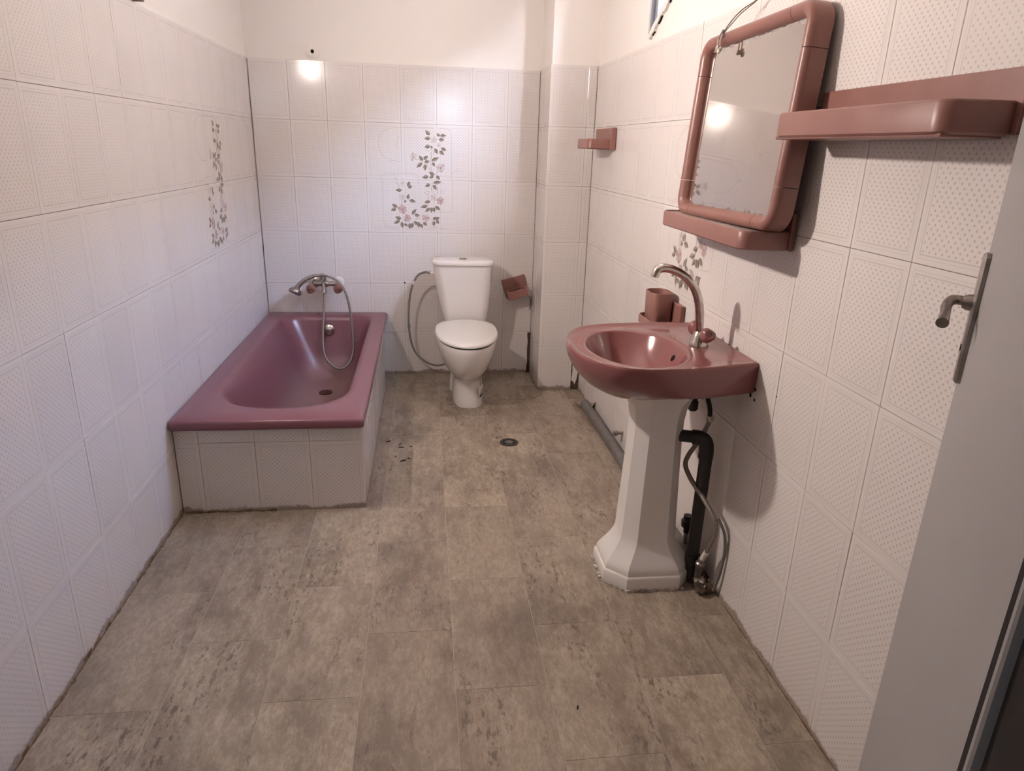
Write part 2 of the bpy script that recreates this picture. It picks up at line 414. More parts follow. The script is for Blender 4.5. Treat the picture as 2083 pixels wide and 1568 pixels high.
# right wall, with the small window opening high up
ANG = math.atan2(-1, -SL)
def prism_r(mb, poly, d0, d1, mi=0):
    """poly of (y,z) on the right wall; d measured from the tile face into the wall"""
    return mb.loft([[(RW(y) + d0, y, z) for y, z in poly], [(RW(y) + d1, y, z) for y, z in poly]], mi=mi)
mb = MB(); y0, y1 = 0.12, YN - 0.1
WIN = dict(ya=-1.108, yb=-1.85, zlo=1.79, zhi=2.42)
prism_r(mb, [(y0, -0.1), (y1, -0.1), (y1, WIN['zlo']), (y0, WIN['zlo'])], TT, 0.16)
prism_r(mb, [(y0, WIN['zlo']), (WIN['ya'] - 0.06, WIN['zlo']), (WIN['ya'], 1.80), (WIN['ya'], HC), (y0, HC)], TT, 0.16)
prism_r(mb, [(WIN['ya'] - 0.06, WIN['zlo']), (y1, WIN['zlo']), (y1, HC), (WIN['yb'], HC), (WIN['yb'], 2.26)], TT, 0.16)
prism_r(mb, [(WIN['ya'], WIN['zhi']), (WIN['yb'], WIN['zhi']), (WIN['yb'], HC), (WIN['ya'], HC)], TT, 0.16)
wr = struct(mb.build('wall_right', 'wall'))
SR = YR + P * 20
tile_field(wr, lambda u: (RW(-u), -u), DC + 0.0008, -YN - 0.01, -SR, ANG, ROWS)
# column in the back right corner
xr = RW(-DC)
wc = struct(MB().box(XC1 + TT, xr + 0.1, -DC + TT, 0.1, -0.1, HC).build('wall_corner', 'wall'))
tile_field(wc, lambda u: (u, -DC), XC1 + 0.0006, xr - 0.0008, XC1, 0, ROWS, skip={(1, 0)})
tile_field(wc, lambda u: (XC1, -u), 0.0008, DC - 0.0004, DC - P, -PI / 2, ROWS)
# broken lowest strip of the column: what is left of the tile, and dark mortar behind
mb = MB(); mb.prism([(1.7835, 0.06), (1.789, 0.11), (1.787, 0.18), (1.7826, 0.267), (1.8275, 0.267), (1.827, 0.14), (1.822, 0.10), (1.815, 0.06), (1.806, 0.03), (1.798, 0.045)], 'y', -DC, -DC + TT)
mb.build('broken_tile', 'tile', wc)
MB().prism([(1.7822, 0.0), (1.7822, 0.2), (1.800, 0.16), (1.812, 0.19), (1.8285, 0.17), (1.8285, 0.0)], 'y', -DC + 0.003, -DC + TT).build('bare_mortar', 'mortar', wc)
MB().prism([(1.560, 0.0), (1.566, 0.07), (1.563, 0.15), (1.566, 0.20), (1.562, 0.24), (1.562, 0.262), (1.5815, 0.262), (1.5815, 0.0)], 'y', -0.002, 0.001).build('grout_crack', 'mortar', wb)
# door wall with the doorway the picture is taken through, and the hall behind it
DX0, DX1, DZ = 0.50, 1.315, 2.02
mb = MB(); mb.box(-0.12, DX0, YN - 0.11, YN, -0.1, HC); mb.box(DX1, 2.1, YN - 0.11, YN, -0.1, HC); mb.box(DX0, DX1, YN - 0.11, YN, DZ, HC)
wn = struct(mb.build('wall_front', 'paint'))
for a, b, c, d in ((DX0, DX0 + 0.03, 0, DZ), (DX1 - 0.004, DX1 + 0.05, 0, DZ), (DX0, DX1, DZ - 0.03, DZ)):
    pass
jm = MB(); jm.box(DX1 - 0.002, DX1 + 0.06, YN - 0.13, YN + 0.012, 0, DZ + 0.05); jm.box(DX0 - 0.06, DX0 + 0.002, YN - 0.13, YN + 0.012, 0, DZ + 0.05); jm.box(DX0 + 0.002, DX1 - 0.002, YN - 0.13, YN + 0.012, DZ - 0.002, DZ + 0.05)
struct(jm.build('trim_1', 'frame'))
struct(MB().box(-0.12, 2.1, YN - 0.11, 0.13, HC, HC + 0.1).build('ceiling', 'ceiling'))
# hall
HY = -6.6
struct(MB().box(-0.8, 3.0, HY - 0.1, YN - 0.12, -0.1, -0.001).build('floor_hall', 'hallfloor'))
struct(MB().box(-0.8, 3.0, HY - 0.1, YN - 0.11, HC, HC + 0.1).build('ceiling_hall', 'hall'))
mb = MB(); mb.box(-0.9, -0.8, HY - 0.1, YN, -0.1, HC); struct(mb.build('wall_hall_left', 'hall'))
mb = MB(); mb.box(3.0, 3.1, HY - 0.1, YN, -0.1, HC); struct(mb.build('wall_hall_right', 'hall'))
mb = MB(); mb.box(-0.8, -0.12, YN - 0.11, YN, -0.1, HC); mb.box(2.1, 3.0, YN - 0.11, YN, -0.1, HC); struct(mb.build('wall_hall_front', 'hall'))
HWX0, HWX1, HWZ0, HWZ1 = 1.04, 1.50, 1.72, 2.06
mb = MB(); mb.box(-0.8, HWX0, HY - 0.1, HY, -0.1, HC); mb.box(HWX1, 3.0, HY - 0.1, HY, -0.1, HC); mb.box(HWX0, HWX1, HY - 0.1, HY, -0.1, HWZ0); mb.box(HWX0, HWX1, HY - 0.1, HY, HWZ1, HC)
struct(mb.build('wall_hall_back', 'hall'))
mb = MB(); xm = 1.20
for a, b in ((HWX0, HWX0 + 0.03), (xm - 0.025, xm + 0.025), (HWX1 - 0.03, HWX1)): mb.box(a, b, HY - 0.07, HY - 0.03, HWZ0, HWZ1)
mb.box(HWX0 + 0.03, HWX1 - 0.03, HY - 0.069, HY - 0.031, HWZ0, HWZ0 + 0.03); mb.box(HWX0 + 0.03, HWX1 - 0.03, HY - 0.069, HY - 0.031, HWZ1 - 0.03, HWZ1)
w2 = struct(mb.build('window_2', 'sash'))
for a, b in ((HWX0 + 0.03, xm - 0.025), (xm + 0.025, HWX1 - 0.03)): MB().box(a, b, HY - 0.055, HY - 0.045, HWZ0 + 0.03, HWZ1 - 0.03).build('pane', 'daypane', w2)
struct(MB().box(4.4, 4.7, -9, 6, -1.0, 3.9).build('wall_sky_block', 'skyblock'))  # unseen wall added to cut off low sky light through the small window
# small window high on the right wall: metal sash set in the opening, crumbling plaster on its slanted lower edge
mb = MB()
wa = WIN['ya']
prism_r(mb, [(wa, 1.79), (wa - 0.022, 1.79), (wa - 0.022, 2.3), (wa, 2.3)], 0.012, 0.05)
prism_r(mb, [(wa - 0.045, 1.79), (wa - 0.075, 1.80), (wa - 0.075, 2.3), (wa - 0.045, 2.3)], 0.016, 0.05)
prism_r(mb, [(wa - 0.075, 1.795), (WIN['yb'], 2.26), (WIN['yb'], 2.295), (wa - 0.075, 1.83)], 0.018, 0.05)
w1 = struct(mb.build('window_1', 'sash'))
mb = MB(); prism_r(mb, [(wa - 0.022, 1.79), (wa - 0.045, 1.795), (wa - 0.045, 2.3), (wa - 0.022, 2.3)], 0.034, 0.04); mb.build('pane', 'glassdark', w1)
rr = random.Random(3); up, lo = [], []
for k in range(15):
    t = k / 14; y = -1.150 - 0.245 * t; z = 1.788 + 0.128 * t
    up.append((y + 0.010 + rr.uniform(-.003, .003), z + 0.013 + rr.uniform(-.002, .002))); lo.append((y - 0.014 + rr.uniform(-.006, .006), z - 0.004 + rr.uniform(-.006, .006)))
mb = MB()
for k in range(14): prism_r(mb, [up[k], lo[k], lo[k + 1], up[k + 1]], -0.006, 0.02)
mb.build('plaster_edge', 'plaster', wr)
mb = MB()
for k in (1, 2, 5, 6, 11, 12): prism_r(mb, [lo[k], (lo[k][0] - .004, lo[k][1] - .002), (lo[k + 1][0] - .003, lo[k + 1][1] - .001), lo[k + 1]], -0.001, 0.004)
mb.build('plaster_crack', 'dark', wr)
# anchor holes in the wall under the sink
for y, z, r in ((-2.382, 0.700, 0.0075), (-2.406, 0.724, 0.006), (-2.408, 0.694, 0.005), (-2.46, 0.655, 0.0015), (-2.52, 0.745, 0.003)):
    MB().lathe([(r, -0.0004), (r * .6, -0.0008)], (RW(y), y, z), (1, 0, 0), 10).build('anchor_hole', 'dark', wr)
MB().lathe([(0.005, -0.0004), (0.003, -0.0008)], (0.806, 0, 0.571), (0, 1, 0), 10).build('anchor_hole', 'dark', wb)

# flower print glazed on the tiles (outline and leaves, tenths of a millimetre from the lower left joint)
LEAVES=[[3611,5411,3344,5682],[3634,5260,3277,5238],[4178,5394,3969,5516],[4178,5394,4524,5428],[4103,5193,4424,5191],[3618,4838,3284,4781],[3655,4863,3728,4676],[3864,4727,4036,4401],[4224,4738,4535,4617],[4124,4593,4409,4376],[3213,4046,2981,4313],[3238,4094,3501,4315],[3162,3949,2810,3642],[3310,3858,3305,3486],[3274,3952,3598,4021],[3672,4034,4122,4237],[3709,3964,3882,3741],[3854,3271,3517,3456],[3514,3190,3126,3120],[3791,3245,3539,3094],[3941,3249,4153,3012],[3762,2828,4266,2900],[3586,2775,3295,2622],[3761,2730,3961,2442],[2330,2576,2436,2918],[2329,2527,2581,2630],[1976,2398,1602,2401],[2316,1891,2360,2198],[2390,1843,2767,1752],[2214,1840,2061,1713],[1715,1435,1369,1626],[1625,1359,1309,1254],[2527,1028,2798,1369],[2678,1006,2983,986],[1914,792,1538,886],[1837,716,1452,496],[1910,617,1978,241],[2060,494,2286,372],[2391,550,2359,196],[2544,578,2487,224],[2622,654,2898,407],[2901,634,2896,281],[3001,510,3126,259],[3156,588,3409,416],[3745,749,3977,929],[3796,700,3768,384],[3924,752,4130,932],[3924,752,4090,515],[3602,1819,3234,1737],[3447,1568,3015,1460],[3547,1446,3290,1192],[3624,1472,3659,1149],[3751,1475,3838,1177],[3853,1526,4183,1309]]
BERRIES=[[3443,4703],[3418,4608],[3516,4564],[3603,4614],[3614,4460],[3614,4389],[3826,4502],[3800,4406],[3669,4237],[1606,3048],[1692,3014],[1554,2931],[1752,2926],[1662,2808],[3405,2380],[3468,2370],[3543,2322],[3303,2280],[3353,2208],[3459,1952],[4277,2461],[4188,2349],[4340,2352],[4162,2250],[4327,2278],[3671,2496]]
STEMS=[[[3729,4841],[3702,4558],[3674,4225],[3622,3985],[3644,3699],[3693,3508]],[[2706,4139],[2904,4109],[3224,3975]],[[3397,3860],[3618,3506]],[[4006,3516],[3916,3273]],[[1662,2808],[1880,2575]],[[3480,2259],[3464,1964]],[[3712,2827],[3671,2460],[3732,2290]],[[4025,2590],[4010,2148]],[[2042,1441],[2034,1044]],[[1941,1957],[1931,1538]],[[3566,746],[3745,749]],[[2700,781],[3006,862]]]
FLOWERS=[[3831,5173,208,0],[4101,4899,162,0],[2659,4244,243,1],[4194,3665,325,1],[1993,2031,220,0],[2002,1317,290,2],[2257,836,266,2],[3312,867,243,2],[3806,2021,220,1],[4186,1831,255,2],[2010,2787,174,0]]
OUTLINES=[[[3782,5795],[1539,5760],[1099,5608],[798,5276],[698,4902],[773,4531],[1007,4208],[1393,4006],[1958,3974]],[[1916,5334],[1764,5073],[1709,4838],[1762,4629]],[[4076,5786],[4569,5779],[4742,5700],[4806,5493],[4827,3013]],[[4878,2966],[4869,1387],[4741,1209],[4050,1171]],[[4827,3353],[4968,3526],[5195,3604]],[[2877,2725],[2955,2920],[2909,3161],[2712,3325],[978,3282],[851,3159],[831,2990]],[[894,2968],[870,614],[939,415],[1137,283],[1745,278]],[[3480,321],[4019,314]],[[4044,274],[4457,280]]]

def floral(parent, place):
    """place(u, z, d) -> point; d = height of the print above the glaze"""
    mats = ['leaf', 'leafdark', 'stem', 'line', 'petal0', 'petal1', 'petal2', 'pistil']
    mb = MB(); rr = random.Random(11)
    def poly(pts, mi, d): mb.add([place(u * 1e-4, z * 1e-4, d) for u, z in pts], [tuple(range(len(pts)))], mi)
    def stroke(pts, w, mi, d):
        for (a, b), (c, e) in zip(pts[:-1], pts[1:]):
            L = math.hypot(c - a, e - b) or 1; nx, nz = -(e - b) / L * w / 2, (c - a) / L * w / 2
            poly([(a + nx, b + nz), (a - nx, b - nz), (c - nx, e - nz), (c + nx, e + nz)], mi, d)
    for s in OUTLINES: stroke(s, 13, 3, 0.0001)
    for x, z, r, c in FLOWERS:
        n = 5 + (r > 250); a0 = rr.uniform(0, 6)
        for k in range(n):
            a = a0 + 2 * PI * k / n; ca, sa = math.cos(a), math.sin(a); L = r * rr.uniform(.75, 1.05); w = L * .36
            poly([(x + ca * L * t - sa * w * s, z + sa * L * t + ca * w * s) for t, s in ((.05, 0), (.35, .6), (.7, 1), (.95, .55), (1, 0), (.93, -.55), (.7, -1), (.35, -.6))], 4 + (c if k % 2 else max(0, c - 1)), 0.00014 + 0.00001 * k)
        poly([(x + r * .13 * math.cos(q), z + r * .13 * math.sin(q)) for q in [k * PI / 4 for k in range(8)]], 7, 0.00022)
    for s in STEMS: stroke(s, 16, 2, 0.00012)
    for x0, z0, x1, z1 in LEAVES:
        dx, dz = x1 - x0, z1 - z0; L = math.hypot(dx, dz); ux, uz = dx / L, dz / L; w = min(L * .34, 105)
        side = [(0, 0), (.2, .75), (.42, 1), (.65, .75), (.85, .3), (1, 0)]
        g = lambda t, s: (x0 + dx * t - uz * w * s, z0 + dz * t + ux * w * s)
        poly([g(t, s) for t, s in side], 1, 0.0003); poly([g(t, -s) for t, s in side], 0, 0.0003)
    for x, z in BERRIES: poly([(x + 24 * math.cos(q), z + 20 * math.sin(q)) for q in [k * PI / 3 for k in range(6)]], 1, 0.0003)
    o = mb.build('floral_print', mats, parent); o['kind'] = 'stuff'
zo = ZB + 2 * TH
floral(wb, lambda u, z, d: (XB + 2 * P + u, -0.0012 - d, zo + z))
floral(wl, lambda u, z, d: (0.0012 + d, YL + 6 * P + u, zo + z))
floral(wr, lambda u, z, d: (RW(YR + 5 * P - u) - 0.0012 - d, YR + 5 * P - u, zo + z))

# ------------------------------------------------------------------ wall lamp (just above the picture, it lights the room)
LY, LZ = -1.93, 1.905
t = thing('wall_lamp', 'lit round wall lamp above the left wall tiling', 'lamp', (0, LY, LZ))
MB().lathe([(.0, -TT), (.075, -TT), (.075, .030), (.070, .040), (.056, .042), (.056, .030), (0, .030)], (0, LY, LZ), (1, 0, 0), 32).build('housing', 'lampbase', t, smooth=True)
MB().lathe([(.055, .031), (.0545, .038), (.047, .042), (.034, .0445), (.016, .046), (0, .0465)], (0, LY, LZ), (1, 0, 0), 32).build('lamp_glass', 'lampglass', t, smooth=True)
tag(MB().bevbox(-TT, 0.028, -1.523, -1.489, 1.772, 1.86, 0.004).build('wall_bracket', 'lampbase', None, origin=(0, -1.506, 1.772)), 'small dark brown bracket standing on the top edge of the left tiling', 'bracket')

# ------------------------------------------------------------------ bathtub and its tiled surround
def ring(x0, x1, y0, y1, r, z, n=10):
    lim = .48 * min(x1 - x0, y1 - y0)
    r = [min(q, lim) for q in r] if isinstance(r, (list, tuple)) else min(r, lim)
    return [(x, y, z) for x, y in rrect(x0, x1, y0, y1, r, n)]
t = thing('bathtub', 'mauve pink enamel bathtub set into the back left corner', 'bathtub', (0.35, -0.87, 0.0))
X0, X1, Y0, Y1 = 0.003, 0.697, -1.747, -0.003
rings = [ring(X0 + .012, X1 - .012, Y0 + .012, Y1 - .012, .012, .352), ring(X0 + .002, X1 - .002, Y0 + .002, Y1 - .002, .013, .356), ring(X0, X1, Y0, Y1, .015, .368), ring(X0, X1, Y0, Y1, .015, .382),
         ring(X0 + .003, X1 - .003, Y0 + .003, Y1 - .003, .014, .389), ring(X0 + .008, X1 - .008, Y0 + .008, Y1 - .008, .012, .392)]
I = [0.092, 0.618, -1.606, -0.098]; RR = [.10, .12, .23, .21]
def inr(d, z, ex=(0, 0, 0, 0), k=0.0): return ring(I[0] + d + ex[0], I[1] - d - ex[1], I[2] + d + ex[2], I[3] - d - ex[3], [r + k for r in RR], z)
rings += [inr(-.02, .3915), inr(0, .389), inr(.008, .382), inr(.014, .365, (.004, 0, .004, 0)), inr(.024, .32, (.016, .004, .02, .004)), inr(.036, .25, (.035, .01, .06, .012)),
          inr(.052, .17, (.052, .014, .13, .022)), inr(.070, .11, (.062, .018, .20, .032)), inr(.095, .075, (.068, .022, .26, .044)), inr(.125, .058, (.07, .022, .30, .055), -.05), inr(.15, .053, (.07, .022, .33, .06), -.06)]
MB().loft(rings, cap0=False).build('tub_shell', 'tub', t, smooth=True, angle=60)
oc_ = MB().lathe([(.0, .012), (.026, .012), (.031, .008), (.032, 0), (.0, -.002)], (0.365, -0.141, 0.318), (0, -1, 0.12), 24).build('overflow_cover', 'chrome', t, smooth=True)
MB().lathe([(.004, .0125), (.003, .016), (0, .016)], (0.365, -0.141, 0.318), (0, -1, 0.12), 10).build('screw', 'dullchrome', oc_, smooth=True, origin=t.location)
mb = MB(); mb.lathe([(0, .004), (.012, .004), (.014, .001), (.026, .001), (.036, .003), (.037, -.004), (0, -.004)], (0.378, -0.50, 0.056), (0, 0, 1), 24)
for k in range(6):
    a = k * PI / 3; mb.box(0.378 + .02 * math.cos(a) - .003, 0.378 + .02 * math.cos(a) + .003, -0.50 + .02 * math.sin(a) - .003, -0.50 + .02 * math.sin(a) + .003, .056, .0595)
mb.build('drain', 'rust', t, smooth=True)
MB().lathe([(.010, 0), (.010, .0006), (.0, .0006)], (0.295, -0.055, 0.3918), (0, 0, 1), 14).build('rim_hole', 'rust', t)
t = thing('tub_surround', 'white dotted tile surround boxing in the mauve bathtub', 'tub surround', (0.35, -0.85, 0))
AY, AX = -1.701, 0.687
MB().box(0.002, AX - TT, AY + TT, AY + 0.06, 0, 0.352).build('front_mortar', 'apron', t)
MB().box(AX - 0.06, AX - TT, AY + 0.061, -0.235, 0, 0.352).build('side_mortar', 'apron', t)
AROWS = [(-0.012, 0.0, 0.288), (0.0525, 0.288, 0.3525)]
_ac = []
def apron_field(place, u0, u1, us, rot):
    k0 = len(bpy.data.objects)
    tmp = bpy.data.objects.new('x', None)
    i = math.floor((u0 - us) / P + 1e-6)
    while us + i * P < u1 - 1e-4:
        s = us + i * P; a, b = max(u0, s) - s, min(u1, s + P) - s
        if b - a > .01:
            for zb, z0, z1 in AROWS:
                o = bpy.data.objects.new('tile', tile_mesh(a, b, z0 - zb, z1 - zb)); link(o, t); x, y = place(s)
                o.location = Vector((x, y, zb)) - Vector(t.location); o.rotation_euler = (random.uniform(-.004, .004), 0, rot + random.uniform(-.004, .004))
        i += 1
    bpy.data.objects.remove(tmp)
apron_field(lambda u: (u, AY), 0.003, AX, AX - P, 0)
apron_field(lambda u: (AX, u), AY + .0065, -0.235, AY + .0065, PI / 2)
rr = random.Random(5); mb = MB()
for k in range(16):
    x = 0.01 + k * 0.021; h = rr.uniform(.002, .008); mb.box(x, x + .022, AY - rr.uniform(.004, .010), AY + .001, 0, h)
mb.build('grime_seam', 'grime', t)

# ------------------------------------------------------------------ bath mixer and hand shower
t = thing('bath_mixer_tap', 'chrome bath mixer tap with two pink knobs above the bathtub', 'tap', (0.35, 0, 0.575))
mb = MB(); mb.tube([(0.283, -0.068, .575), (0.418, -0.068, .575)], .0135, smooth=0); mb.lathe([(.016, -.02), (.02, -.012), (.02, .012), (.016, .02)], (0.345, -0.068, .575), (1, 0, 0), 16); mb.build('body', 'dullchrome', t, smooth=True)
for x in (0.284, 0.420):
    MB().lathe([(.0, -.02), (.012, -.02), (.012, -.034), (.0, -.034)], (x, -0.04, .575), (0, -1, 0), 14).build('inlet', 'chrome', t, smooth=True)
    MB().lathe([(.034, .0), (.033, .006), (.018, .012), (.014, .028), (.0, .028)], (x, -0.002, .575), (0, -1, 0), 24).build('wall_flange', 'seat' if x > .4 else 'chrome', t, smooth=True)
    MB().lathe([(.014, 0), (.016, .016), (.024, .028), (.027, .044), (.022, .056), (.010, .060), (.006, .056), (0, .056)], (x + (-.012 if x < .3 else .006), -0.076, .565), (0, -1, -.30), 24, lobes=3, lobe=.07).build('knob', 'pink', t, smooth=True)
mb = MB(); mb.lathe([(.010, .015), (.012, 0), (.012, -.03), (.015, -.034), (.015, -.048), (.010, -.052), (.0, -.052)], (0.344, -0.098, .575), (0, 0, 1), 16); mb.tube([(0.344, -0.068, .575), (0.344, -0.098, .575)], .012, smooth=0); mb.build('outlet', 'chrome', t, smooth=True)
mb = MB(); mb.lathe([(.006, .0), (.006, .022), (.0, .022)], (0.344, -0.098, .59), (0, 0, 1), 10); mb.box(.328, .338, -.112, -.084, .608, .622); mb.box(.350, .360, -.112, -.084, .608, .622); mb.box(.328, .36, -.112, -.084, .603, .609); mb.build('cradle', 'dullchrome', t)
t = thing('hand_shower', 'grey hand shower lying across the bath mixer with looping chrome hose', 'shower', (0.30, -0.12, 0.06))
mb = MB(); mb.tube([(0.332, -.108, .630), (0.300, -.112, .629), (0.262, -.116, .616), (0.230, -.120, .596), (0.206, -.124, .572), (0.196, -.128, .556)], [.0105, .0115, .0125, .014, .017, .020], 14, flat=.85)
mb.build('handle', 'dullchrome', t, smooth=True)
MB().lathe([(0, .016), (.016, .015), (.031, .006), (.037, -.006), (.036, -.016), (.028, -.021), (0, -.022)], (0.190, -0.128, .547), (0.35, .30, .75), 24).build('spray_head', 'dullchrome', t, smooth=True)
MB().tube([(0.326, -.108, .630), (0.348, -.108, .6305)], .0115, smooth=0).build('collar', 'steel', t, smooth=True)
H = [(0.340, -.110, .632), (0.377, -.13, .629), (0.424, -.14, .610), (0.459, -.15, .569), (0.484, -.155, .497), (0.497, -.16, .398), (0.505, -.185, .271), (0.503, -.205, .202), (0.483, -.232, .142), (0.436, -.25, .112), (0.386, -.24, .130), (0.346, -.215, .176), (0.333, -.185, .257), (0.338, -.14, .38), (0.344, -.105, .50), (0.344, -.098, .525)]
MB().tube(H, .0068, 10, smooth=8).build('hose', 'steel', t, smooth=True)

# ------------------------------------------------------------------ toilet
def egg(cx, yf, yb, hw, z, n=44, split=.42, ef=2.0, eb=2.6):
    yc = yb + (yf - yb) * split; out = []
    for k in range(n):
        a = 2 * PI * k / n; c, s = math.cos(a), math.sin(a)
        e = ef if c > 0 else eb
        yy = abs(c) ** (2 / e); xx = math.copysign(abs(s) ** (2 / e), s)
        out.append((cx + hw * xx, yc + ((yf - yc) if c > 0 else (yb - yc)) * yy, z))
    return out
t = thing('toilet', 'white close-coupled toilet with closed lid against the back wall', 'toilet', (1.155, -0.42, 0))
R_ = [(0, -.632, -.21, .088, 3.0), (.015, -.635, -.21, .0885, 3.0), (.06, -.626, -.21, .0835, 2.8), (.11, -.618, -.21, .079, 2.6), (.148, -.630, -.21, .081, 2.4), (.165, -.655, -.21, .091, 2.25), (.19, -.700, -.21, .109, 2.1), (.225, -.748, -.21, .129, 2.05), (.265, -.786, -.21, .146, 2.0),
      (.31, -.813, -.21, .1595, 2.0), (.35, -.828, -.21, .167, 2.0), (.378, -.836, -.21, .1705, 2.0), (.386, -.834, -.21, .169, 2.0), (.389, -.826, -.215, .162, 2.0)]
MB().loft([egg(1.161 - .014 * min(1, z / .35), yf, yb, hw, z, ef=e) for z, yf, yb, hw, e in R_]).build('bowl', 'white', t, smooth=True)
MB().loft([egg(1.160, -.42, -.16, hw, z, ef=2.4) for z, hw in ((0, .098), (.05, .097), (.12, .088), (.2, .08), (.30, .09), (.375, .12))]).build('trapway', 'white', t, smooth=True)
lid = lambda d, z, f=0: egg(1.147, -.838 - f + d, -.302, .169 - d, z, split=.40, ef=2.05, eb=3.2)
MB().loft([lid(.006, .3895), lid(.006, .3945)]).build('seat_gap_shade', 'dark', t)  # dark strip painting the shadow in the gap between lid and bowl
MB().loft([lid(.006, .3945), lid(.0, .397), lid(-.001, .405), lid(.004, .4125), lid(.02, .4165), lid(.07, .4185), lid(.13, .419)]).build('seat_lid', 'seat', t, smooth=True)
def tank(hw, yf, yb, z, r=.05, bow=.014):
    pts = []
    for x, y in rrect(1.141 - hw, 1.141 + hw, yf, yb, [r * .5, r * .5, r, r], 8):
        k = (x - 1.141) / hw
        pts.append((x, y - (bow * (1 - k * k) if y < (yf + yb) / 2 else 0), z))
    return pts
def tk(l, sh): return [[(x + sh, y, z) for x, y, z in tank(*a)] for a in l]
mb = MB()
T_ = [(.105, -.255, -.14, .385), (.122, -.262, -.13, .392), (.130, -.266, -.125, .42), (.142, -.270, -.12, .48), (.152, -.275, -.115, .55), (.160, -.279, -.112, .62), (.165, -.282, -.110, .68), (.167, -.283, -.110, .722)]
mb.loft([[(x + .018 * (1 - min(1, (z - .385) / .3)), y, z) for x, y, z in tank(*a)] for a in T_]); mb.build('tank', 'white', t, smooth=True)
mb = MB(); mb.loft([tank(.168, -.286, -.108, .7225), tank(.174, -.292, -.104, .7245), tank(.1755, -.294, -.103, .733), tank(.174, -.292, -.104, .742), tank(.168, -.286, -.108, .7475), tank(.12, -.24, -.13, .7495, .03)]); tl_ = mb.build('tank_lid', 'white', t, smooth=True)
MB().lathe([(.021, 0), (.021, .004), (.017, .0055), (0, .0055)], (1.143, -0.205, .7485), (0, 0, 1), 24).build('flush_button', 'dullchrome', tl_, smooth=True, origin=t.location)
MB().lathe([(.011, 0), (.011, .02), (.008, .02), (.008, .034), (0, .034)], (0.990, -0.20, .668), (-1, 0, 0), 14).build('inlet_fitting', 'seat', t, smooth=True)
sb = MB(); 
for (a0, a1, z0, z1, mi) in ((.0, 1, .045, .105, 0), (.12, .9, .052, .066, 1), (.10, .9, .074, .077, 1), (.3, .9, .088, .091, 1)):
    pts = []
    for k in range(5):
        q = a0 + (a1 - a0) * k / 4; x = 1.214 + .028 * q; y = -.612 + .075 * q ** 1.6 
        pts.append((x, y))
    d = .0005 + .0004 * mi
    sb.loft([[(x + d, y - d * 1.5, z0) for x, y in pts] + [(x - .004, y + .008, z0) for x, y in pts[::-1]], [(x + d, y - d * 1.5, z1) for x, y in pts] + [(x - .004, y + .008, z1) for x, y in pts[::-1]]], mi=mi)
sb.build('sticker', ['label', 'ink'], t)
t = thing('supply_hose', 'grey flexible hose looping from the toilet tank down to the floor', 'hose', (0.95, -0.1, 0.07))
TH_ = [(0.958, -.20, .668), (0.931, -.18, .668), (0.886, -.15, .643), (0.854, -.13, .581), (0.834, -.11, .49), (0.827, -.10, .398), (0.828, -.09, .311), (0.843, -.08, .21), (0.878, -.07, .135), (0.937, -.07, .088), (0.997, -.08, .074), (1.063, -.10, .093), (1.085, -.11, .10)]
MB().tube(TH_, .0062, 10).build('hose', 'greyhose', t, smooth=True)
for a, b, m_, r in (((0.960, -.20, .668), (0.942, -.188, .6685), 'chrome', .009), ((0.866, -.1365, .610), (0.857, -.1315, .588), 'seat', .0075), ((0.8278, -.092, .335), (0.8275, -.09, .318), 'greyhose', .0085)):
    MB().tube([a, b], r, smooth=0).build('ferrule', m_, t, smooth=True)

# ------------------------------------------------------------------ pink plastic fittings
def tray(mb, x0, x1, y0, y1, z0, z1, wall=.006, r=.022, floor=.006, n=6):
    """open tray; x0 is the free front edge (towards the room), x1 the wall side"""
    o = lambda d, z, rad: [(x, y, z) for x, y in rrect(x0 + d, x1 - d, y0 + d, y1 - d, [.002, rad, rad, .002], n)]
    mb.loft([o(.004, z0, r), o(0, z0 + .004, r), o(0, z1 - .005, r), o(.002, z1 - .001, r), o(.004, z1, r - .002), o(wall - .001, z1 - .001, r - wall * .6), o(wall, z1 - .004, r - wall * .6), o(wall, z0 + floor, r - wall * .6)])
    return mb
ym = (-1.865 - 2.490) / 2
t = thing('wall_shelf', 'dusty rose plastic shelf under the mirror, streaked with dust', 'shelf', (RW(ym), ym, 1.13), 'rose plastic wall shelves')
mb = MB(); tray(mb, RW(ym) - .140, RW(ym) - .012, -2.490, -1.865, 1.128, 1.176, .008, .03, .028); mb.build('tray', 'pink', t, smooth=True)
MB().bevbox(RW(ym) - .014, RW(ym) - .0005, -2.497, -1.860, 1.128, 1.222, .003).build('back_plate', 'pink', t)
MB().box(RW(ym) - .128, RW(ym) - .022, -2.480, -1.876, 1.1545, 1.1715).build('dust_layer', 'pinkdust', t)
ym = (-2.535 - 3.100) / 2; XW = RW(ym)
t = thing('wall_shelf', 'dusty rose plastic shelf with tall back plate beside the open door', 'shelf', (XW, ym, 1.39), 'rose plastic wall shelves')
mb = MB(); tray(mb, XW - .132, XW - .012, -3.100, -2.538, 1.396, 1.449, .007, .03); mb.build('tray', 'pink', t, smooth=True)
MB().bevbox(XW - .014, XW - .0055, -3.112, -2.522, 1.398, 1.499, .003).build('back_plate', 'pink', t)
MB().bevbox(XW - .126, XW - .018, -3.09, -2.545, 1.392, 1.3985, .002).build('base_lip', 'pink', t)
